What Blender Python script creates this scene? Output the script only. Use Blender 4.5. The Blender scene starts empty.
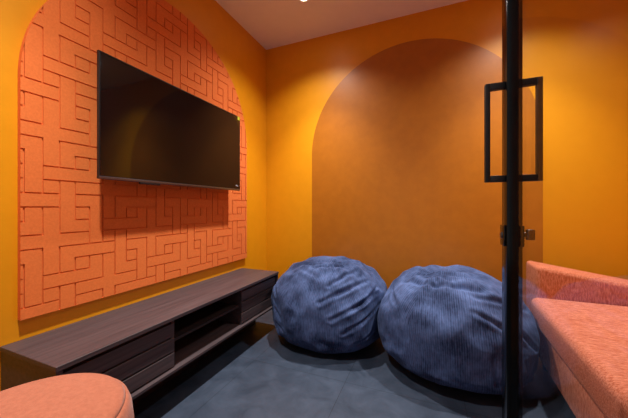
import bpy, bmesh, math, random
from mathutils import Vector, noise

C = bpy.context.scene.collection
R = math.radians
PI = math.pi

# ------------------------------------------------------------------ materials
def new_mat(name):
    m = bpy.data.materials.new(name)
    m.use_nodes = True
    nt = m.node_tree
    return m, nt, nt.nodes['Principled BSDF']

def node(nt, kind, **kw):
    n = nt.nodes.new(kind)
    for k, v in kw.items():
        if k in n.inputs.keys():
            n.inputs[k].default_value = v
        else:
            setattr(n, k, v)
    return n

def srgb(r, g, b):
    def f(c):
        c /= 255.0
        return c / 12.92 if c <= 0.04045 else ((c + 0.055) / 1.055) ** 2.4
    return (f(r), f(g), f(b), 1.0)

def mat_simple(name, col, rough=0.5, metal=0.0, spec=0.5):
    m, nt, p = new_mat(name)
    p.inputs['Base Color'].default_value = col
    p.inputs['Roughness'].default_value = rough
    p.inputs['Metallic'].default_value = metal
    p.inputs['Specular IOR Level'].default_value = spec
    return m

def mat_noise(name, ca, cb, scale=(4, 4, 4), nscale=1.0, rough=0.6, spec=0.4, detail=4,
              bump=0.0, bump_scale=60.0, lo=0.35, hi=0.65, sheen=0.0):
    """two colours mixed by a stretched noise, with a fine bump"""
    m, nt, p = new_mat(name)
    L = nt.links
    tc = node(nt, 'ShaderNodeTexCoord')
    mp = node(nt, 'ShaderNodeMapping', Scale=scale)
    L.new(tc.outputs['Object'], mp.inputs['Vector'])
    nz = node(nt, 'ShaderNodeTexNoise', Scale=nscale, Detail=detail, Roughness=0.6)
    L.new(mp.outputs['Vector'], nz.inputs['Vector'])
    cr = node(nt, 'ShaderNodeValToRGB')
    cr.color_ramp.elements[0].position = lo
    cr.color_ramp.elements[1].position = hi
    cr.color_ramp.elements[0].color = ca
    cr.color_ramp.elements[1].color = cb
    L.new(nz.outputs['Fac'], cr.inputs['Fac'])
    L.new(cr.outputs['Color'], p.inputs['Base Color'])
    p.inputs['Roughness'].default_value = rough
    p.inputs['Specular IOR Level'].default_value = spec
    if sheen:
        p.inputs['Sheen Weight'].default_value = sheen
        p.inputs['Sheen Roughness'].default_value = 0.5
    if bump:
        n2 = node(nt, 'ShaderNodeTexNoise', Scale=bump_scale, Detail=3)
        L.new(tc.outputs['Object'], n2.inputs['Vector'])
        b = node(nt, 'ShaderNodeBump', Strength=bump, Distance=0.004)
        L.new(n2.outputs['Fac'], b.inputs['Height'])
        L.new(b.outputs['Normal'], p.inputs['Normal'])
    return m

M = {}
M['wall'] = mat_noise('ochre_paint', (0.73, 0.300, 0.005, 1), (0.76, 0.315, 0.006, 1), nscale=3, rough=0.42,
                      spec=0.35, bump=0.05, bump_scale=90)
M['arch'] = mat_noise('burnt_orange_paint', (0.40, 0.128, 0.006, 1), (0.44, 0.143, 0.007, 1), nscale=3, rough=0.40,
                      spec=0.45, bump=0.02, bump_scale=25)
M['ceiling'] = mat_noise('ceiling_paint', (0.87, 0.86, 0.85, 1), (0.89, 0.88, 0.87, 1), nscale=3, rough=0.8, spec=0.2)
M['panel'] = mat_noise('coral_felt', (0.72, 0.175, 0.042, 1), (0.79, 0.203, 0.050, 1), scale=(120, 120, 120), rough=0.9,
                       spec=0.15, bump=0.15, bump_scale=260, detail=6)
M['pouf'] = mat_noise('salmon_fabric', (0.36, 0.112, 0.060, 1), (0.42, 0.138, 0.076, 1), scale=(90, 90, 90), rough=0.9,
                      spec=0.15, bump=0.25, bump_scale=300, detail=6, sheen=0.2)
M['sofa'] = mat_noise('coral_chenille', (0.42, 0.090, 0.034, 1), (0.72, 0.255, 0.15, 1), scale=(45, 190, 190), rough=0.9,
                      spec=0.2, bump=0.3, bump_scale=220, detail=5, lo=0.37, hi=0.65, sheen=0.05)
M['sofa_front'] = mat_noise('coral_chenille_upright', (0.42, 0.090, 0.034, 1), (0.72, 0.255, 0.15, 1), scale=(190, 190, 45),
                            rough=0.9, spec=0.2, bump=0.3, bump_scale=220, detail=5, lo=0.37, hi=0.65, sheen=0.05)
M['wood'] = mat_noise('dark_walnut', (0.040, 0.028, 0.032, 1), (0.085, 0.060, 0.064, 1), scale=(55, 2.2, 90), rough=0.45,
                      spec=0.45, bump=0.05, bump_scale=80, detail=5, lo=0.3, hi=0.7)
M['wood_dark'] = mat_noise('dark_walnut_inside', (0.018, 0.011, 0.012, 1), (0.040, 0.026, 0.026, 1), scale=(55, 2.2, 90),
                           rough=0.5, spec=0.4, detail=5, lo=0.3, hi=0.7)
M['black_metal'] = mat_simple('black_anodised_metal', (0.003, 0.0028, 0.003, 1), rough=0.15, spec=0.3)
M['black_paint'] = mat_noise('black_coated_steel', (0.010, 0.010, 0.011, 1), (0.016, 0.015, 0.016, 1), scale=(60, 60, 60),
                             rough=0.45, spec=0.5, bump=0.2, bump_scale=400)
M['lock_metal'] = mat_simple('smoked_steel', (0.10, 0.09, 0.09, 1), rough=0.28, metal=0.9)
M['screen'] = mat_simple('tv_screen_glass', (0.004, 0.004, 0.0045, 1), rough=0.05, spec=0.65)
M['tv_case'] = mat_simple('tv_case_plastic', (0.010, 0.010, 0.011, 1), rough=0.4)
M['tv_bezel'] = mat_simple('tv_bezel_metal', (0.16, 0.15, 0.17, 1), rough=0.3, metal=0.9)
M['logo'] = mat_simple('logo_silver', (0.75, 0.78, 0.85, 1), rough=0.4)
M['sticker'] = mat_simple('yellow_sticker', (0.40, 0.38, 0.02, 1), rough=0.5)
M['white_plastic'] = mat_simple('white_plastic', (0.7, 0.7, 0.69, 1), rough=0.45)
M['socket'] = mat_simple('black_socket_plastic', (0.012, 0.012, 0.013, 1), rough=0.4)
M['rubber'] = mat_simple('black_rubber', (0.012, 0.012, 0.012, 1), rough=0.8)

# lamp lens
m, nt, p = new_mat('lamp_lens')
p.inputs['Base Color'].default_value = (0.8, 0.8, 0.8, 1)
p.inputs['Emission Color'].default_value = (1, 0.95, 0.9, 1)
p.inputs['Emission Strength'].default_value = 25
M['lens'] = m

# floor: large dark slate-blue tiles
m, nt, p = new_mat('slate_tile')
L = nt.links
tc = node(nt, 'ShaderNodeTexCoord')
mp = node(nt, 'ShaderNodeMapping')
mp.inputs['Location'].default_value = (0.13, 0.28, 0)
L.new(tc.outputs['Object'], mp.inputs['Vector'])
bk = node(nt, 'ShaderNodeTexBrick')
bk.offset = 0.0
bk.inputs['Scale'].default_value = 1.0
bk.inputs['Brick Width'].default_value = 0.6
bk.inputs['Row Height'].default_value = 0.6
bk.inputs['Mortar Size'].default_value = 0.0016
bk.inputs['Mortar Smooth'].default_value = 0.1
bk.inputs['Color1'].default_value = (1, 1, 1, 1)
bk.inputs['Color2'].default_value = (0.92, 0.92, 0.92, 1)
bk.inputs['Mortar'].default_value = (0.45, 0.45, 0.45, 1)
L.new(mp.outputs['Vector'], bk.inputs['Vector'])
n1 = node(nt, 'ShaderNodeTexNoise', Scale=6.5, Detail=9, Roughness=0.62, Distortion=0.6)
L.new(tc.outputs['Object'], n1.inputs['Vector'])
cr = node(nt, 'ShaderNodeValToRGB')
cr.color_ramp.elements[0].position = 0.32
cr.color_ramp.elements[1].position = 0.72
cr.color_ramp.elements[0].color = (0.019, 0.029, 0.050, 1)
cr.color_ramp.elements[1].color = (0.050, 0.067, 0.105, 1)
L.new(n1.outputs['Fac'], cr.inputs['Fac'])
mx = node(nt, 'ShaderNodeMix', data_type='RGBA', blend_type='MULTIPLY')
mx.inputs['Factor'].default_value = 1
L.new(cr.outputs['Color'], mx.inputs['A'])
L.new(bk.outputs['Color'], mx.inputs['B'])
L.new(mx.outputs['Result'], p.inputs['Base Color'])
p.inputs['Roughness'].default_value = 0.5
p.inputs['Specular IOR Level'].default_value = 0.35
M['floor'] = m

# corduroy: ribs run along the meridians of the bag (UV u)
def corduroy(name, ribs):
    m, nt, p = new_mat(name)
    L = nt.links
    uv = node(nt, 'ShaderNodeUVMap')
    sep = node(nt, 'ShaderNodeSeparateXYZ')
    L.new(uv.outputs['UV'], sep.inputs['Vector'])
    mul = node(nt, 'ShaderNodeMath', operation='MULTIPLY')
    mul.inputs[1].default_value = ribs * 2 * PI
    L.new(sep.outputs['X'], mul.inputs[0])
    sn = node(nt, 'ShaderNodeMath', operation='SINE')
    L.new(mul.outputs[0], sn.inputs[0])
    tc = node(nt, 'ShaderNodeTexCoord')
    big = node(nt, 'ShaderNodeTexNoise', Scale=5.5, Detail=5, Roughness=0.65)
    L.new(tc.outputs['Object'], big.inputs['Vector'])
    fmap = node(nt, 'ShaderNodeMapping', Scale=(105, 22, 1))
    L.new(uv.outputs['UV'], fmap.inputs['Vector'])
    fine = node(nt, 'ShaderNodeTexNoise', Scale=1.0, Detail=4, Roughness=0.65)
    L.new(fmap.outputs['Vector'], fine.inputs['Vector'])
    a = node(nt, 'ShaderNodeMath', operation='MULTIPLY_ADD')
    a.inputs[1].default_value = 0.055
    L.new(sn.outputs[0], a.inputs[0])
    L.new(big.outputs['Fac'], a.inputs[2])
    b = node(nt, 'ShaderNodeMath', operation='MULTIPLY_ADD')
    b.inputs[1].default_value = 0.5
    L.new(fine.outputs['Fac'], b.inputs[0])
    L.new(a.outputs[0], b.inputs[2])
    cr = node(nt, 'ShaderNodeValToRGB')
    cr.color_ramp.elements[0].position = 0.58
    cr.color_ramp.elements[1].position = 1.06
    cr.color_ramp.elements[0].color = (0.012, 0.022, 0.064, 1)
    cr.color_ramp.elements[1].color = (0.098, 0.150, 0.330, 1)
    L.new(b.outputs[0], cr.inputs['Fac'])
    L.new(cr.outputs['Color'], p.inputs['Base Color'])
    p.inputs['Roughness'].default_value = 0.85
    p.inputs['Specular IOR Level'].default_value = 0.2
    p.inputs['Sheen Weight'].default_value = 0.05
    p.inputs['Sheen Roughness'].default_value = 0.4
    p.inputs['Sheen Tint'].default_value = (0.6, 0.7, 1, 1)
    bp = node(nt, 'ShaderNodeBump', Strength=0.5, Distance=0.003)
    L.new(b.outputs[0], bp.inputs['Height'])
    L.new(bp.outputs['Normal'], p.inputs['Normal'])
    return m
M['cord'] = corduroy('blue_corduroy', 95)

# clear door glass: sees through, mirrors more at a grazing angle
m = bpy.data.materials.new('clear_glass')
m.use_nodes = True
nt = m.node_tree
nt.nodes.clear()
L = nt.links
out = node(nt, 'ShaderNodeOutputMaterial')
geo = node(nt, 'ShaderNodeNewGeometry')
dot = node(nt, 'ShaderNodeVectorMath', operation='DOT_PRODUCT')
L.new(geo.outputs['Incoming'], dot.inputs[0])
L.new(geo.outputs['Normal'], dot.inputs[1])
ab = node(nt, 'ShaderNodeMath', operation='ABSOLUTE')
L.new(dot.outputs['Value'], ab.inputs[0])
om = node(nt, 'ShaderNodeMath', operation='SUBTRACT')
om.inputs[0].default_value = 1
L.new(ab.outputs[0], om.inputs[1])
pw = node(nt, 'ShaderNodeMath', operation='POWER')
pw.inputs[1].default_value = 5
L.new(om.outputs[0], pw.inputs[0])
ma = node(nt, 'ShaderNodeMath', operation='MULTIPLY_ADD')
ma.inputs[1].default_value = 0.42
ma.inputs[2].default_value = 0.03
L.new(pw.outputs[0], ma.inputs[0])
tr = node(nt, 'ShaderNodeBsdfTransparent')
tr.inputs['Color'].default_value = (0.96, 0.97, 0.965, 1)
gl = node(nt, 'ShaderNodeBsdfGlossy')
gl.inputs['Roughness'].default_value = 0.0
gl.inputs['Color'].default_value = (1, 1, 1, 1)
ms = node(nt, 'ShaderNodeMixShader')
L.new(ma.outputs[0], ms.inputs['Fac'])
L.new(tr.outputs[0], ms.inputs[1])
L.new(gl.outputs[0], ms.inputs[2])
L.new(ms.outputs[0], out.inputs['Surface'])
M['glass'] = m

# ------------------------------------------------------------------ mesh helpers
def box(bm, x0, x1, y0, y1, z0, z1, bevel=0.0, seg=2):
    vs = [bm.verts.new((x, y, z)) for x in (x0, x1) for y in (y0, y1) for z in (z0, z1)]
    fs = [(0, 1, 3, 2), (4, 6, 7, 5), (0, 4, 5, 1), (2, 3, 7, 6), (0, 2, 6, 4), (1, 5, 7, 3)]
    faces = [bm.faces.new([vs[i] for i in f]) for f in fs]
    if bevel:
        edges = {e for f in faces for e in f.edges}
        bmesh.ops.bevel(bm, geom=list(edges), offset=bevel, segments=seg, profile=0.5, affect='EDGES')

def hexa(bm, pts, bevel=0.0, seg=2):
    """8 points in the same order as box: x0y0z0 x0y0z1 x0y1z0 x0y1z1 x1..."""
    vs = [bm.verts.new(q) for q in pts]
    fs = [(0, 1, 3, 2), (4, 6, 7, 5), (0, 4, 5, 1), (2, 3, 7, 6), (0, 2, 6, 4), (1, 5, 7, 3)]
    faces = [bm.faces.new([vs[i] for i in f]) for f in fs]
    if bevel:
        edges = {e for f in faces for e in f.edges}
        bmesh.ops.bevel(bm, geom=list(edges), offset=bevel, segments=seg, profile=0.5, affect='EDGES')

def lathe(bm, prof, n=48, c=(0, 0), axis='z'):
    rings = []
    for r, h in prof:
        ring = []
        for k in range(n):
            a = 2 * PI * k / n
            p = (c[0] + r * math.cos(a), c[1] + r * math.sin(a), h)
            if axis == 'x':
                p = (h, c[0] + r * math.cos(a), c[1] + r * math.sin(a))
            ring.append(bm.verts.new(p))
        rings.append(ring)
    for a, b in zip(rings, rings[1:]):
        for k in range(n):
            bm.faces.new((a[k], a[(k + 1) % n], b[(k + 1) % n], b[k]))
    bm.faces.new(rings[0][::-1])
    bm.faces.new(rings[-1])

def obj(name, bm, mat, parent=None, smooth=False):
    bmesh.ops.recalc_face_normals(bm, faces=bm.faces)
    me = bpy.data.meshes.new(name)
    bm.to_mesh(me)
    bm.free()
    me.materials.append(mat)
    if smooth:
        for pl in me.polygons:
            pl.use_smooth = True
    o = bpy.data.objects.new(name, me)
    C.objects.link(o)
    if parent is not None:
        o.parent = parent
        o.location = -parent.location
    return o

def tag(o, label, cat, group=None):
    o['label'] = label
    o['category'] = cat
    if group:
        o['group'] = group
    return o

def thing(name, label, cat, loc=(0, 0, 0), group=None):
    o = bpy.data.objects.new(name, None)
    C.objects.link(o)
    o.location = loc
    o.empty_display_size = 0.1
    return tag(o, label, cat, group)

def struct(o):
    o['kind'] = 'structure'
    return o

def auto(o, ang=35):
    for pl in o.data.polygons:
        pl.use_smooth = True
    o.data.set_sharp_from_angle(angle=R(ang))
    return o

# ------------------------------------------------------------------ room shell
H = 2.555          # ceiling
YB = 2.414         # back wall
XR = 3.0           # right wall
YF = -0.02         # inside face of the front wall
def slab(name, mat, *a):
    bm = bmesh.new()
    box(bm, *a)
    return struct(obj(name, bm, mat))
slab('floor', M['floor'], -0.1, XR + 0.1, -2.2, YB + 0.1, -0.1, 0)
slab('ceiling', M['ceiling'], -0.1, XR + 0.1, -0.1, YB + 0.1, H, H + 0.1)
slab('wall_left', M['wall'], -0.1, 0, -0.1, YB + 0.1, 0, H)
slab('wall_back', M['wall'], 0, XR, YB, YB + 0.1, 0, H)
slab('wall_right', M['wall'], XR, XR + 0.1, -0.1, YB + 0.1, 0, H)
bm = bmesh.new()   # the front wall stands around the open doorway
box(bm, 0, 0.45, YF - 0.08, YF, 0, H)
box(bm, 1.755, XR, YF - 0.08, YF, 0, H)
box(bm, 0.45, 1.755, YF - 0.08, YF, 2.34, H)
struct(obj('wall_front', bm, M['wall']))

# ------------------------------------------------------------------ painted arch on the back wall
bm = bmesh.new()
ax, ar, asz = 1.370, 0.872, 1.462
pts = [(ax - ar, 0.0)]
NA = 96
for k in range(NA + 1):
    a = PI - PI * k / NA
    pts.append((ax + ar * math.cos(a), asz + ar * math.sin(a)))
pts.append((ax + ar, 0.0))
f0 = [bm.verts.new((x, YB - 0.004, z)) for x, z in pts]
f1 = [bm.verts.new((x, YB - 0.001, z)) for x, z in pts]
bm.faces.new(f0)
bm.faces.new(f1[::-1])
for k in range(len(pts)):
    j = (k + 1) % len(pts)
    bm.faces.new((f0[k], f0[j], f1[j], f1[k]))
tag(obj('arch_mural', bm, M['arch']), 'tall burnt-orange round-topped arch painted on the back wall', 'mural')

# ------------------------------------------------------------------ grooved acoustic panel with an arched top, left wall
PX0, PX1, GD, GW = 0.001, 0.022, 0.0055, 0.0058
PY0, PY1, PZ0 = 0.582, 2.060, 0.536
PR = (PY1 - PY0) / 2
PC = (PY0 + PY1) / 2
PSZ = 1.50
outline = [(PY0, PZ0), (PY1, PZ0)]
for k in range(81):
    a = PI * k / 80
    outline.append((PC + PR * math.cos(a), PSZ + PR * math.sin(a)))
def clip(poly, ol):
    for i in range(len(ol)):
        ax_, ay_ = ol[i]
        bx_, by_ = ol[(i + 1) % len(ol)]
        ex, ey = bx_ - ax_, by_ - ay_
        if abs(ex) + abs(ey) < 1e-9:
            continue
        def side(q):
            return ex * (q[1] - ay_) - ey * (q[0] - ax_)
        res = []
        for j in range(len(poly)):
            p_, q_ = poly[j], poly[(j + 1) % len(poly)]
            sp, sq = side(p_), side(q_)
            if sp >= 0:
                res.append(p_)
            if (sp > 1e-12 and sq < -1e-12) or (sp < -1e-12 and sq > 1e-12):
                t = sp / (sp - sq)
                res.append((p_[0] + t * (q_[0] - p_[0]), p_[1] + t * (q_[1] - p_[1])))
        poly = res
        if len(poly) < (2 if len(poly) == 2 else 3):
            return []
    return poly
HS = [(-4, 1, 5), (-3, -2, 2), (-3, 3, 5), (-2, -1, 2), (-2, 3, 4), (-1, -3, 0), (-1, 3, 4), (0, 2, 4)]
VS = [(1, -7, -3), (1, -2, 0), (2, -4, 0), (2, 1, 3), (3, -4, -1), (3, 2, 3), (4, -2, 1), (4, 2, 3)]
C0, CP, R0Z, RP = 0.592, 0.0580, 0.98 - 0.113, 0.0572
NC0, NC1, NR0, NR1 = -1, 27, -26, 8
hset, vset = set(), set()
for i in range(-3, 9):
    for j in range(-9, 6):
        if (i + j) % 2:
            continue
        for (r, a, b) in HS:
            for c in range(a, b):
                hset.add((c + 4 * i, r + 4 * j))       # groove from column c to c+1 on row r
        for (c, a, b) in VS:
            for r in range(a, b):
                vset.add((c + 4 * i, r + 4 * j))
def is_node(c, r):
    return (c, r) in hset or (c - 1, r) in hset or (c, r) in vset or (c, r - 1) in vset
ys, zs = [], []
for c in range(NC0, NC1 + 1):
    y = C0 + CP * c
    ys += [y - GW / 2, y + GW / 2]
for r in range(NR1, NR0 - 1, -1):
    z = R0Z - RP * r
    zs += [z - GW / 2, z + GW / 2]
ncol, nrow = len(ys) - 1, len(zs) - 1
def low(i, j):
    ci, cg = NC0 + i // 2, i % 2 == 0      # cg: on a column line
    rj, rg = NR1 - j // 2, j % 2 == 0
    if cg and rg:
        return is_node(ci, rj)
    if cg:
        return (ci, rj - 1) in vset        # between row rj (below) and rj-1 (above)
    if rg:
        return (ci, rj) in hset
    return False
bm = bmesh.new()
def addface(pts3):
    try:
        bm.faces.new([bm.verts.new(q) for q in pts3])
    except ValueError:
        pass
state = {}
for i in range(ncol):
    for j in range(nrow):
        poly = clip([(ys[i], zs[j]), (ys[i + 1], zs[j]), (ys[i + 1], zs[j + 1]), (ys[i], zs[j + 1])], outline)
        if len(poly) < 3:
            continue
        state[(i, j)] = low(i, j)
        x = PX1 - (GD if state[(i, j)] else 0)
        addface([(x, y, z) for y, z in poly])
def clipseg(p0, p1):
    t0, t1 = 0.0, 1.0
    n = len(outline)
    for k in range(n):
        a_, b_ = outline[k], outline[(k + 1) % n]
        ex, ey = b_[0] - a_[0], b_[1] - a_[1]
        s0 = ex * (p0[1] - a_[1]) - ey * (p0[0] - a_[0])
        s1 = ex * (p1[1] - a_[1]) - ey * (p1[0] - a_[0])
        if s0 < 0 and s1 < 0:
            return None
        if s0 < 0:
            t0 = max(t0, s0 / (s0 - s1))
        elif s1 < 0:
            t1 = min(t1, s0 / (s0 - s1))
    if t1 <= t0:
        return None
    return [(p0[0] + t * (p1[0] - p0[0]), p0[1] + t * (p1[1] - p0[1])) for t in (t0, t1)]
for (i, j), lo_ in state.items():
    for (di, dj) in ((1, 0), (0, 1)):
        k = (i + di, j + dj)
        if k in state and state[k] != lo_:
            if di:
                s = clipseg((ys[i + 1], zs[j]), (ys[i + 1], zs[j + 1]))
            else:
                s = clipseg((ys[i], zs[j + 1]), (ys[i + 1], zs[j + 1]))
            if s:
                (a0, b0), (a1, b1) = s
                addface([(PX1, a0, b0), (PX1, a1, b1), (PX1 - GD, a1, b1), (PX1 - GD, a0, b0)])
n = len(outline)
for k in range(n):
    (a0, b0), (a1, b1) = outline[k], outline[(k + 1) % n]
    if abs(a0 - a1) + abs(b0 - b1) < 1e-9:
        continue
    addface([(PX0, a0, b0), (PX0, a1, b1), (PX1, a1, b1), (PX1, a0, b0)])
addface([(PX0, a, b) for a, b in outline[:-1]][::-1])
bmesh.ops.remove_doubles(bm, verts=bm.verts, dist=1e-6)
tag(obj('acoustic_panel', bm, M['panel']),
    'coral felt wall panel with arched top and maze of cut grooves behind the television', 'wall panel')

# ------------------------------------------------------------------ television
TX0, TX1 = 0.108, 0.122
TY0, TY1, TZ0, TZ1 = 0.805, 1.826, 1.113, 1.690
tv = thing('television', 'large black flat-screen television mounted on the coral panel', 'television', (0.0, (TY0 + TY1) / 2, TZ0))
bm = bmesh.new()
box(bm, TX0, TX1, TY0, TY1, TZ0, TZ1, 0.003)
box(bm, 0.068, TX0 + 0.002, TY0 + 0.18, TY1 - 0.18, TZ0 + 0.03, TZ0 + 0.36, 0.006)
auto(obj('casing', bm, M['tv_case'], tv))
bm = bmesh.new()
box(bm, TX1 - 0.001, TX1 + 0.0015, TY0 + 0.006, TY1 - 0.006, TZ0 + 0.012, TZ1 - 0.006)
scr = obj('screen', bm, M['screen'], tv)
bm = bmesh.new()
box(bm, TX0, TX1 + 0.003, TY0 - 0.0015, TY1 + 0.0015, TZ0 - 0.003, TZ0 + 0.010, 0.002)
auto(obj('bottom_bezel', bm, M['tv_bezel'], tv))
bm = bmesh.new()
box(bm, TX0 + 0.004, TX1 + 0.002, TY0 - 0.002, TY0 + 0.0025, TZ0, TZ1)
box(bm, TX0 + 0.004, TX1 + 0.002, TY1 - 0.0025, TY1 + 0.002, TZ0, TZ1)
box(bm, TX0 + 0.004, TX1 + 0.002, TY0 - 0.002, TY1 + 0.002, TZ1 - 0.002, TZ1 + 0.001)
obj('edge_frame', bm, M['tv_case'], tv)
bm = bmesh.new()
box(bm, TX1 - 0.012, TX1 + 0.002, 1.00, 1.12, TZ0 - 0.012, TZ0 - 0.002, 0.003)
auto(obj('sensor_strip', bm, M['tv_case'], tv))
bm = bmesh.new()      # small maker's mark at the lower right, three upright strokes and bars
ly, lz = 1.775, TZ0 + 0.030
lx0, lx1 = TX1 + 0.001, TX1 + 0.0022
for (a, b, c_, d) in ((0, .009, .008, .0105), (.0035, .0055, 0, .0105), (.011, .013, 0, .0105), (.013, .019, .008, .0105),
                      (.013, .019, 0, .0025), (.021, .023, 0, .0105), (.023, .029, 0, .0025)):
    box(bm, lx0, lx1, ly + a, ly + b, lz + c_, lz + d)
obj('logo', bm, M['logo'], tv)
bm = bmesh.new()
box(bm, TX1 + 0.0005, TX1 + 0.0022, TY1 - 0.027, TY1 - 0.001, TZ1 - 0.026, TZ1 - 0.001)
obj('energy_sticker', bm, M['sticker'], tv)['label'] = 'small yellow sticker in the corner of the screen'
bm = bmesh.new()
box(bm, PX1, 0.07, 1.16, 1.20, 1.16, 1.60, 0.002)
box(bm, PX1, 0.07, 1.48, 1.52, 1.16, 1.60, 0.002)
box(bm, PX1, 0.03, 1.10, 1.58, 1.28, 1.46, 0.002)
obj('wall_bracket', bm, M['black_paint'], tv)

# ------------------------------------------------------------------ media console
KX, KY0, KY1, KT, KB = 0.370, 0.531, 2.012, 0.454, 0.183
cab = thing('media_console', 'long low dark wood television console along the left wall', 'cabinet', (0.0, (KY0 + KY1) / 2, 0))
bm = bmesh.new()
box(bm, 0.004, KX, KY0, KY1, KT - 0.017, KT, 0.0012, 1)
obj('top_board', bm, M['wood'], cab)
bm = bmesh.new()
box(bm, 0.004, KX, KY0 + 0.002, KY1 - 0.002, KB, KB + 0.014, 0.001, 1)
obj('bottom_board', bm, M['wood'], cab)
YA, YC = 1.005, 1.555
for y0, y1, x1 in ((KY0 + 0.003, KY0 + 0.021, KX - 0.004), (KY1 - 0.021, KY1 - 0.003, KX - 0.004), (YA - 0.009, YA + 0.009, KX - 0.024),
                   (YC - 0.009, YC + 0.009, KX - 0.024)):
    bm = bmesh.new()
    box(bm, 0.004, x1, y0, y1, KB + 0.014, KT - 0.017)
    obj('side_panel', bm, M['wood'], cab)
bm = bmesh.new()
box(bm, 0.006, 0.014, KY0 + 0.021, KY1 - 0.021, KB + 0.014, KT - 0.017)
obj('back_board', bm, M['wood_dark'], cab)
bm = bmesh.new()
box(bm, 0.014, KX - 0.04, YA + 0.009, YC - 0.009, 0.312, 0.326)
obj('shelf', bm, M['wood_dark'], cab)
for (y0, y1) in ((KY0 + 0.0225, YA + 0.008), (YC - 0.008, KY1 - 0.0225)):
    bm = bmesh.new()
    zb, zt = KB + 0.018, KT - 0.034
    nb = 3
    hgt = (zt - zb) / nb
    box(bm, KX - 0.045, KX - 0.037, y0, y1, zb, zt)
    for q in range(nb):
        box(bm, KX - 0.038, KX - 0.020, y0, y1, zb + q * hgt + 0.004, zb + (q + 1) * hgt - 0.004, 0.0015, 1)
    obj('drop_front', bm, M['wood'], cab)
bm = bmesh.new()
box(bm, 0.03, 0.15, KY0 + 0.08, KY1 - 0.004, 0.0, KB)  # dark base added to hide the lit wall and keep the underside dark
obj('shade_base', bm, M['wood_dark'], cab)

# ------------------------------------------------------------------ round pouf, near left
px, py, pr, ph = 0.652, 0.324, 0.221, 0.505
pf = thing('pouf', 'round salmon fabric pouf in front of the near end of the console', 'pouf', (px, py, 0))
prof = [(0.0005, ph + 0.004), (pr * 0.4, ph + 0.0035), (pr * 0.70, ph + 0.001), (pr * 0.84, ph - 0.004), (pr * 0.90, ph - 0.009),
        (pr * 0.925, ph - 0.016)]
bm = bmesh.new()
prof_side = [(pr * 0.90, ph - 0.017), (pr * 0.93, ph - 0.0165), (pr * 0.96, ph - 0.022), (pr * 0.99, ph - 0.04),
             (pr * 1.015, ph - 0.09), (pr * 1.02, ph * 0.5), (pr * 1.005, 0.07), (pr * 0.97, 0.035), (pr * 0.9, 0.028)]
lathe(bm, prof_side, 72, (px, py))
obj('side_cover', bm, M['pouf'], pf, True)
bm = bmesh.new()
lathe(bm, prof + [(pr * 0.915, ph - 0.0185), (pr * 0.85, ph - 0.0186)], 72, (px, py))
obj('top_cushion', bm, M['pouf'], pf, True)
for k in range(4):
    a = PI / 4 + k * PI / 2
    bm = bmesh.new()
    lathe(bm, [(0.018, 0.0), (0.022, 0.03)], 20, (px + 0.15 * math.cos(a), py + 0.15 * math.sin(a)))
    obj('foot', bm, M['rubber'], pf)

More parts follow.
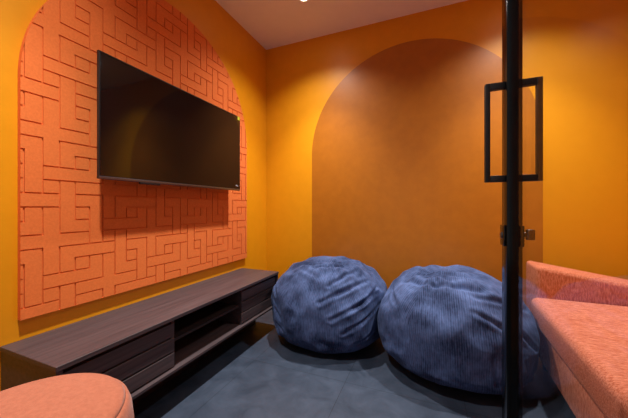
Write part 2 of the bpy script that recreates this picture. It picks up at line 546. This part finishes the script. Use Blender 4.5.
# ------------------------------------------------------------------ beanbags
def smin(a, b, k):
    h = max(0.0, min(1.0, 0.5 + 0.5 * (b - a) / k))
    return b * (1 - h) + a * h - k * h * (1 - h)
def beanbag(label, cx, cy, rx, ry, h, seed, planes, creases, hollow, tilt=(0, 0)):
    t = thing('bean_bag', label, 'bean bag', (cx, cy, 0), 'blue corduroy bean bags by the back wall')
    NU, NV = 260, 170
    bm = bmesh.new()
    uvl = bm.loops.layers.uv.new('UVMap')
    grid = []
    uvs = {}
    NG = 6
    off = Vector((seed * 7.3, seed * 3.1, seed * 1.7))
    zc = h * 0.39
    for j in range(NV + 1):
        p = PI * j / NV
        row = []
        for i in range(NU):
            a = 2 * PI * i / NU
            sp, cp = math.sin(p), math.cos(p)
            e = 0.76 if cp > 0 else 0.68
            rad = sp ** e
            if cp > 0:
                z = zc + (h - zc) * (cp ** 1.05)
            else:
                z = zc - zc * 1.06 * (-cp) ** 0.72
            d = Vector((math.cos(a) * sp, math.sin(a) * sp, cp))
            x, y = rx * rad * math.cos(a), ry * rad * math.sin(a)
            nrm = Vector((math.cos(a) * sp / rx, math.sin(a) * sp / ry, cp / (h * .6))).normalized()
            # soft lumps, gathered folds and creases
            dsp = 0.022 * noise.noise(d * 1.9 + off) + 0.010 * noise.noise(d * 4.3 + off * 2)
            ridg = 1 - abs(noise.noise(Vector((d.x * 3.2, d.y * 3.2, d.z * 2.2)) + off * 3)) * 2
            dsp += 0.008 * (ridg - 0.6)
            # puckers running out from the gathered crown
            ca, cpz = hollow
            dd = Vector((d.x - ca[0], d.y - ca[1], 0))
            rr = dd.length
            if cp > 0:
                ang = math.atan2(dd.y, dd.x)
                amp = math.exp(-((rr - 0.22) / 0.30) ** 2)
                dsp += 0.010 * amp * math.sin(ang * 9 + 2.5 * noise.noise(d * 3 + off)) * (rr / (rr + 0.08))
                dsp -= cpz * math.exp(-(rr / 0.20) ** 2)
            for (c0, c1, wd, dp) in creases:
                # distance from direction d to the arc c0..c1
                ab_ = c1 - c0
                q = max(0.0, min(1.0, (d - c0).dot(ab_) / ab_.length_squared))
                wob = 0.012 * noise.noise(d * 5 + off)
                dist = (d - (c0 + ab_ * q).normalized()).length + wob
                fade = 1.0 - 0.5 * abs(2 * q - 1)
                g = math.exp(-(dist / wd) ** 2)
                g2 = math.exp(-((dist - 1.9 * wd) / (1.1 * wd)) ** 2)
                dsp += 1.15 * fade * dp * (-g + 0.55 * g2)
            if cp < -0.55:
                dsp *= max(0.0, (1 + cp) / 0.45)
            P = Vector((x, y, z)) + nrm * dsp
            P.x += cx + tilt[0] * max(0, P.z - 0.1)
            P.y += cy + tilt[1] * max(0, P.z - 0.1)
            for (pn, pd, kk) in planes:
                s = P.dot(pn)
                s2 = smin(s, pd, kk)
                P += pn * (s2 - s)
            P.z = max(P.z, 0.0)
            row.append(P)
        grid.append(row)
        uvs[j] = rad
    top = bm.verts.new(sum(grid[0], Vector()) / NU)
    bot = bm.verts.new(sum(grid[-1], Vector()) / NU)
    V = [[bm.verts.new(q) for q in row] for row in grid[1:-1]]
    nr = len(V)
    for j in range(nr - 1):
        for i in range(NU):
            i2 = (i + 1) % NU
            f = bm.faces.new((V[j][i], V[j + 1][i], V[j + 1][i2], V[j][i2]))
            for lp, (uu, vv) in zip(f.loops, ((i, j), (i, j + 1), (i + 1, j + 1), (i + 1, j))):
                az = 2 * PI * (i + 0.5) / NU
                k = round((az + PI / 2) / (2 * PI / NG))
                ac = k * 2 * PI / NG - PI / 2
                lp[uvl].uv = (k * 1.7 + uvs[vv + 1] * rx * math.sin(2 * PI * uu / NU - ac), 1 - vv / nr)
    for i in range(NU):
        i2 = (i + 1) % NU
        f = bm.faces.new((top, V[0][i], V[0][i2]))
        for lp, uu in zip(f.loops, (i + .5, i, i + 1)):
            lp[uvl].uv = (uu / NU, 1)
        f = bm.faces.new((bot, V[-1][i2], V[-1][i]))
        for lp, uu in zip(f.loops, (i + .5, i + 1, i)):
            lp[uvl].uv = (uu / NU, 0)
    cover = obj('cover', bm, M['cord'], t, True)
    # zip pull on a short tab, low on the side
    return t, grid

def dirv(az, el):     # azimuth from +x, elevation, degrees
    return Vector((math.cos(R(az)) * math.cos(R(el)), math.sin(R(az)) * math.cos(R(el)), math.sin(R(el))))
wallp = (Vector((0, 1, 0)), YB - 0.012, 0.06)
sep = Vector((0.94, -0.34, 0)).normalized()
sepd = sep.dot(Vector((1.212, 1.90, 0)))
creases1 = [(dirv(-22, 30), dirv(-72, 8), .030, .014), (dirv(-18, 18), dirv(-62, -4), .028, .012), (dirv(-30, 44), dirv(-82, 24), .034, .014),
            (dirv(-20, 4), dirv(-50, -18), .026, .009), (dirv(-35, 58), dirv(-75, 42), .034, .014), (dirv(-15, 36), dirv(-45, 22), .026, .010),
            (dirv(-152, 16), dirv(-122, -2), .030, .011), (dirv(-150, 2), dirv(-118, -14), .028, .010), (dirv(-158, 28), dirv(-135, 20), .030, .008),
            (dirv(-142, -14), dirv(-112, -26), .028, .008), (dirv(-100, 66), dirv(-50, 70), .05, .018), (dirv(-125, 58), dirv(-90, 50), .04, .007)]
beanbag('blue corduroy bean bag nearer the console, in the room corner', 0.795, 2.02, 0.450, 0.398, 0.60, 1.0,
        [wallp, (sep, sepd - 0.002, 0.03), (Vector((-1, 0, 0)), -0.372, 0.008)], creases1, ((0.05, -0.25), 0.02), (0.05, 0.0))
creases2 = [(dirv(-150, 52), dirv(-110, 58), .045, .012), (dirv(-110, 58), dirv(-60, 56), .045, .014), (dirv(-70, 48), dirv(-25, 34), .034, .013),
            (dirv(-78, 36), dirv(-52, 18), .030, .009), (dirv(-62, 12), dirv(-54, -24), .026, .008), (dirv(-70, 6), dirv(-66, -22), .024, .006),
            (dirv(-52, 26), dirv(-36, 6), .028, .010), (dirv(-165, 40), dirv(-138, 30), .036, .008), (dirv(-48, 0), dirv(-42, -26), .024, .007)]
sofap = (Vector((1, 0.03, 0)).normalized(), Vector((1, 0.03, 0)).normalized().dot(Vector((2.042, 1.95, 0))), 0.05)
beanbag('blue corduroy bean bag beside the coral sofa, partly behind the door post', 1.640, 1.950, 0.448, 0.424, 0.603, 2.0,
        [wallp, (-sep, -sepd - 0.002, 0.03), sofap], creases2, ((-0.15, -0.2), 0.018), (-0.03, 0.02))

# ------------------------------------------------------------------ sofa on the right
sofa = thing('sofa', 'coral chenille sofa with low arm beyond the glass door', 'sofa', (2.45, 1.2, 0))
def fx(y, x=2.058):
    return x - 0.06 * (1.98 - y)
def prism4(bm, xa, xb, y0, y1, z0, z1, bevel, seg=4):
    hexa(bm, [(xa(y0), y0, z0), (xa(y0), y0, z1), (xa(y1), y1, z0), (xa(y1), y1, z1), (xb, y0, z0), (xb, y0, z1), (xb, y1, z0), (xb, y1, z1)],
         bevel, seg)
bm = bmesh.new()
prism4(bm, lambda y: fx(y, 2.094), 2.90, 0.32, 1.985, 0.105, 0.318, 0.014, 3)
auto(obj('base', bm, M['sofa_front'], sofa), 50)
bm = bmesh.new()
prism4(bm, lambda y: fx(y, 2.048), 2.72, 0.33, 1.985, 0.324, 0.466, 0.034, 5)
auto(obj('seat_cushion', bm, M['sofa'], sofa), 60)
bm = bmesh.new()
hexa(bm, [(2.082, 1.987, 0.105), (2.082, 1.987, 0.638), (2.084, 2.20, 0.105), (2.084, 2.20, 0.643),
          (2.90, 2.015, 0.105), (2.90, 2.015, 0.500), (2.90, 2.20, 0.105), (2.90, 2.20, 0.508)], 0.024, 5)
auto(obj('arm', bm, M['sofa_front'], sofa), 60)
bm = bmesh.new()
hexa(bm, [(1.975, 0.10, 0.105), (1.975, 0.10, 0.655), (1.975, 0.315, 0.105), (1.975, 0.315, 0.652),
          (2.90, 0.10, 0.105), (2.90, 0.10, 0.500), (2.90, 0.315, 0.105), (2.90, 0.315, 0.500)], 0.024, 5)
auto(obj('arm', bm, M['sofa_front'], sofa), 60)
bm = bmesh.new()
hexa(bm, [(2.725, 0.32, 0.33), (2.80, 0.32, 0.80), (2.725, 1.982, 0.33), (2.80, 1.982, 0.80),
          (2.93, 0.32, 0.33), (2.95, 0.32, 0.80), (2.93, 1.982, 0.33), (2.95, 1.982, 0.80)], 0.03, 5)
auto(obj('backrest', bm, M['sofa_front'], sofa), 60)
for lx, ly_ in ((2.12, 0.42), (2.84, 0.42), (2.16, 2.10), (2.84, 2.10)):
    bm = bmesh.new()
    lathe(bm, [(0.015, 0.0), (0.022, 0.112)], 20, (lx, ly_))
    obj('leg', bm, M['black_paint'], sofa)

# ------------------------------------------------------------------ open glass door with its black frame
DX0, DX1 = 1.687, 1.721
DY1 = 0.902
door = bpy.data.objects.new('door_1', None)
C.objects.link(door)
door.location = (1.7085, 0.01, 0)
struct(door)
tag(door, 'clear glass door with slim black frame standing open into the room', 'door')
bm = bmesh.new()
box(bm, DX0, DX1, DY1 - 0.051, DY1, 0.008, 2.33, 0.0015, 2)
auto(obj('stile', bm, M['black_metal'], door))
bm = bmesh.new()
box(bm, DX0, DX1, 0.01, 0.05, 0.008, 2.33, 0.0015, 2)
auto(obj('stile', bm, M['black_metal'], door))
for z0, z1 in ((0.008, 0.058), (2.28, 2.33)):
    bm = bmesh.new()
    box(bm, DX0, DX1, 0.05, DY1 - 0.051, z0, z1)
    obj('rail', bm, M['black_metal'], door)
bm = bmesh.new()
xm = (DX0 + DX1) / 2
box(bm, xm - 0.004, xm + 0.004, 0.045, DY1 - 0.046, 0.05, 2.285)
gls = obj('glass_pane', bm, M['glass'], door)
gls['label'] = 'clear glass pane'
HY = DY1 - 0.026
HZ0, HZ1, HB, HW = 1.047, 1.310, 0.017, 0.012
for sgn, xf in ((-1, DX0), (1, DX1)):
    bm = bmesh.new()
    xo = xf + sgn * (0.045 if sgn < 0 else 0.047)
    xa, xb = sorted((xo, xo - sgn * HW))
    box(bm, xa, xb, HY - HB / 2, HY + HB / 2, HZ0, HZ1, 0.0015, 2)
    xa, xb = sorted((xf, xo - sgn * HW))
    for z0 in (HZ0, HZ1 - HB):
        box(bm, xa, xb, HY - HB / 2, HY + HB / 2, z0, z0 + HB, 0.0015, 2)
    auto(obj('handle', bm, M['black_paint'], door))
LZ = 0.906
for sgn, xf in ((-1, DX0), (1, DX1)):
    bm = bmesh.new()
    xa, xb = sorted((xf, xf + sgn * 0.0055))
    box(bm, xa, xb, HY - 0.020, HY + 0.020, LZ - 0.027, LZ + 0.027, 0.002, 2)
    auto(obj('lock_plate', bm, M['black_metal'], door))
bm = bmesh.new()
lathe(bm, [(0.006, DX1 + 0.004), (0.006, DX1 + 0.015)], 20, (HY, LZ + 0.003), 'x')
box(bm, DX1 + 0.013, DX1 + 0.031, HY - 0.008, HY + 0.008, LZ - 0.010, LZ + 0.017, 0.002, 2)
auto(obj('thumb_turn', bm, M['lock_metal'], door))
bm = bmesh.new()
lathe(bm, [(0.009, DX0 - 0.005), (0.008, DX0 - 0.009)], 20, (HY, LZ), 'x')
auto(obj('lock_cylinder', bm, M['lock_metal'], door))

# ------------------------------------------------------------------ black power socket behind the bean bag
sk = thing('power_socket', 'black power socket plate on back wall peeking above a bean bag', 'socket', (0.40, YB, 0.42))
bm = bmesh.new()
box(bm, 0.363, 0.437, YB - 0.010, YB, 0.382, 0.456, 0.002, 2)
auto(obj('plate', bm, M['socket'], sk))
for q in (0.401, 0.437):
    bm = bmesh.new()
    box(bm, 0.388, 0.412, YB - 0.0125, YB - 0.009, q - 0.012, q + 0.012, 0.001, 1)
    obj('outlet', bm, M['rubber'], sk)

# ------------------------------------------------------------------ recessed ceiling downlights
spots = [((0.64, 1.905), 'round white ceiling downlight above the console and television'),
         ((2.10, 1.905), 'round white ceiling downlight above the far end of the sofa'),
         ((0.64, 0.42), 'round white ceiling downlight above the salmon pouf'),
         ]
POWER = 110
def downlight(x, y, label):
    t = thing('downlight', label, 'ceiling light', (x, y, H), 'ceiling downlights')
    bm = bmesh.new()
    nseg = 40
    prof_r = [(0.046, H), (0.046, H - 0.004), (0.040, H - 0.005), (0.036, H - 0.002), (0.036, H)]
    lathe(bm, prof_r, nseg, (x, y))
    obj('trim_ring', bm, M['white_plastic'], t, False)
    bm = bmesh.new()
    lathe(bm, [(0.034, H - 0.0025), (0.034, H - 0.0055)], nseg, (x, y))
    obj('lens', bm, M['lens'], t)
    for nm, size, share in (('downlight_beam', 84, 1.0), ('downlight_spill', 128, 0.42)):
        ld = bpy.data.lights.new(nm, 'SPOT')
        ld.energy = POWER * share
        ld.color = (1.0, 0.96, 0.91)
        ld.spot_size = R(size)
        ld.spot_blend = 1.0
        ld.shadow_soft_size = 0.03
        lo_ = bpy.data.objects.new(nm, ld)
        C.objects.link(lo_)
        lo_.parent = t
        lo_.location = (0, 0, -0.036)
    return t
for (x, y), lab in spots:
    downlight(x, y, lab)

# ------------------------------------------------------------------ world: dim corridor light beyond the doorway
w = bpy.data.worlds.new('World')
bpy.context.scene.world = w
w.use_nodes = True
w.node_tree.nodes['Background'].inputs[0].default_value = (0.9, 0.95, 1.0, 1)
w.node_tree.nodes['Background'].inputs[1].default_value = 0.24

# ------------------------------------------------------------------ camera
F = 280.0
cam = bpy.data.cameras.new('camera')
cam.sensor_width = 36
cam.lens = F / 628 * 36
cam.shift_y = -1.7 / 628
cam.clip_start = 0.01
co = bpy.data.objects.new('camera', cam)
C.objects.link(co)
co.location = (1.5, 0, 0.98)
co.rotation_euler = (R(90), 0, math.atan(114 / 280.0))
sc = bpy.context.scene
sc.camera = co
sc.view_settings.view_transform = 'Standard'
sc.view_settings.look = 'None'
sc.view_settings.gamma = 1
sc.view_settings.use_curve_mapping = False
sc.view_settings.exposure = 0.5
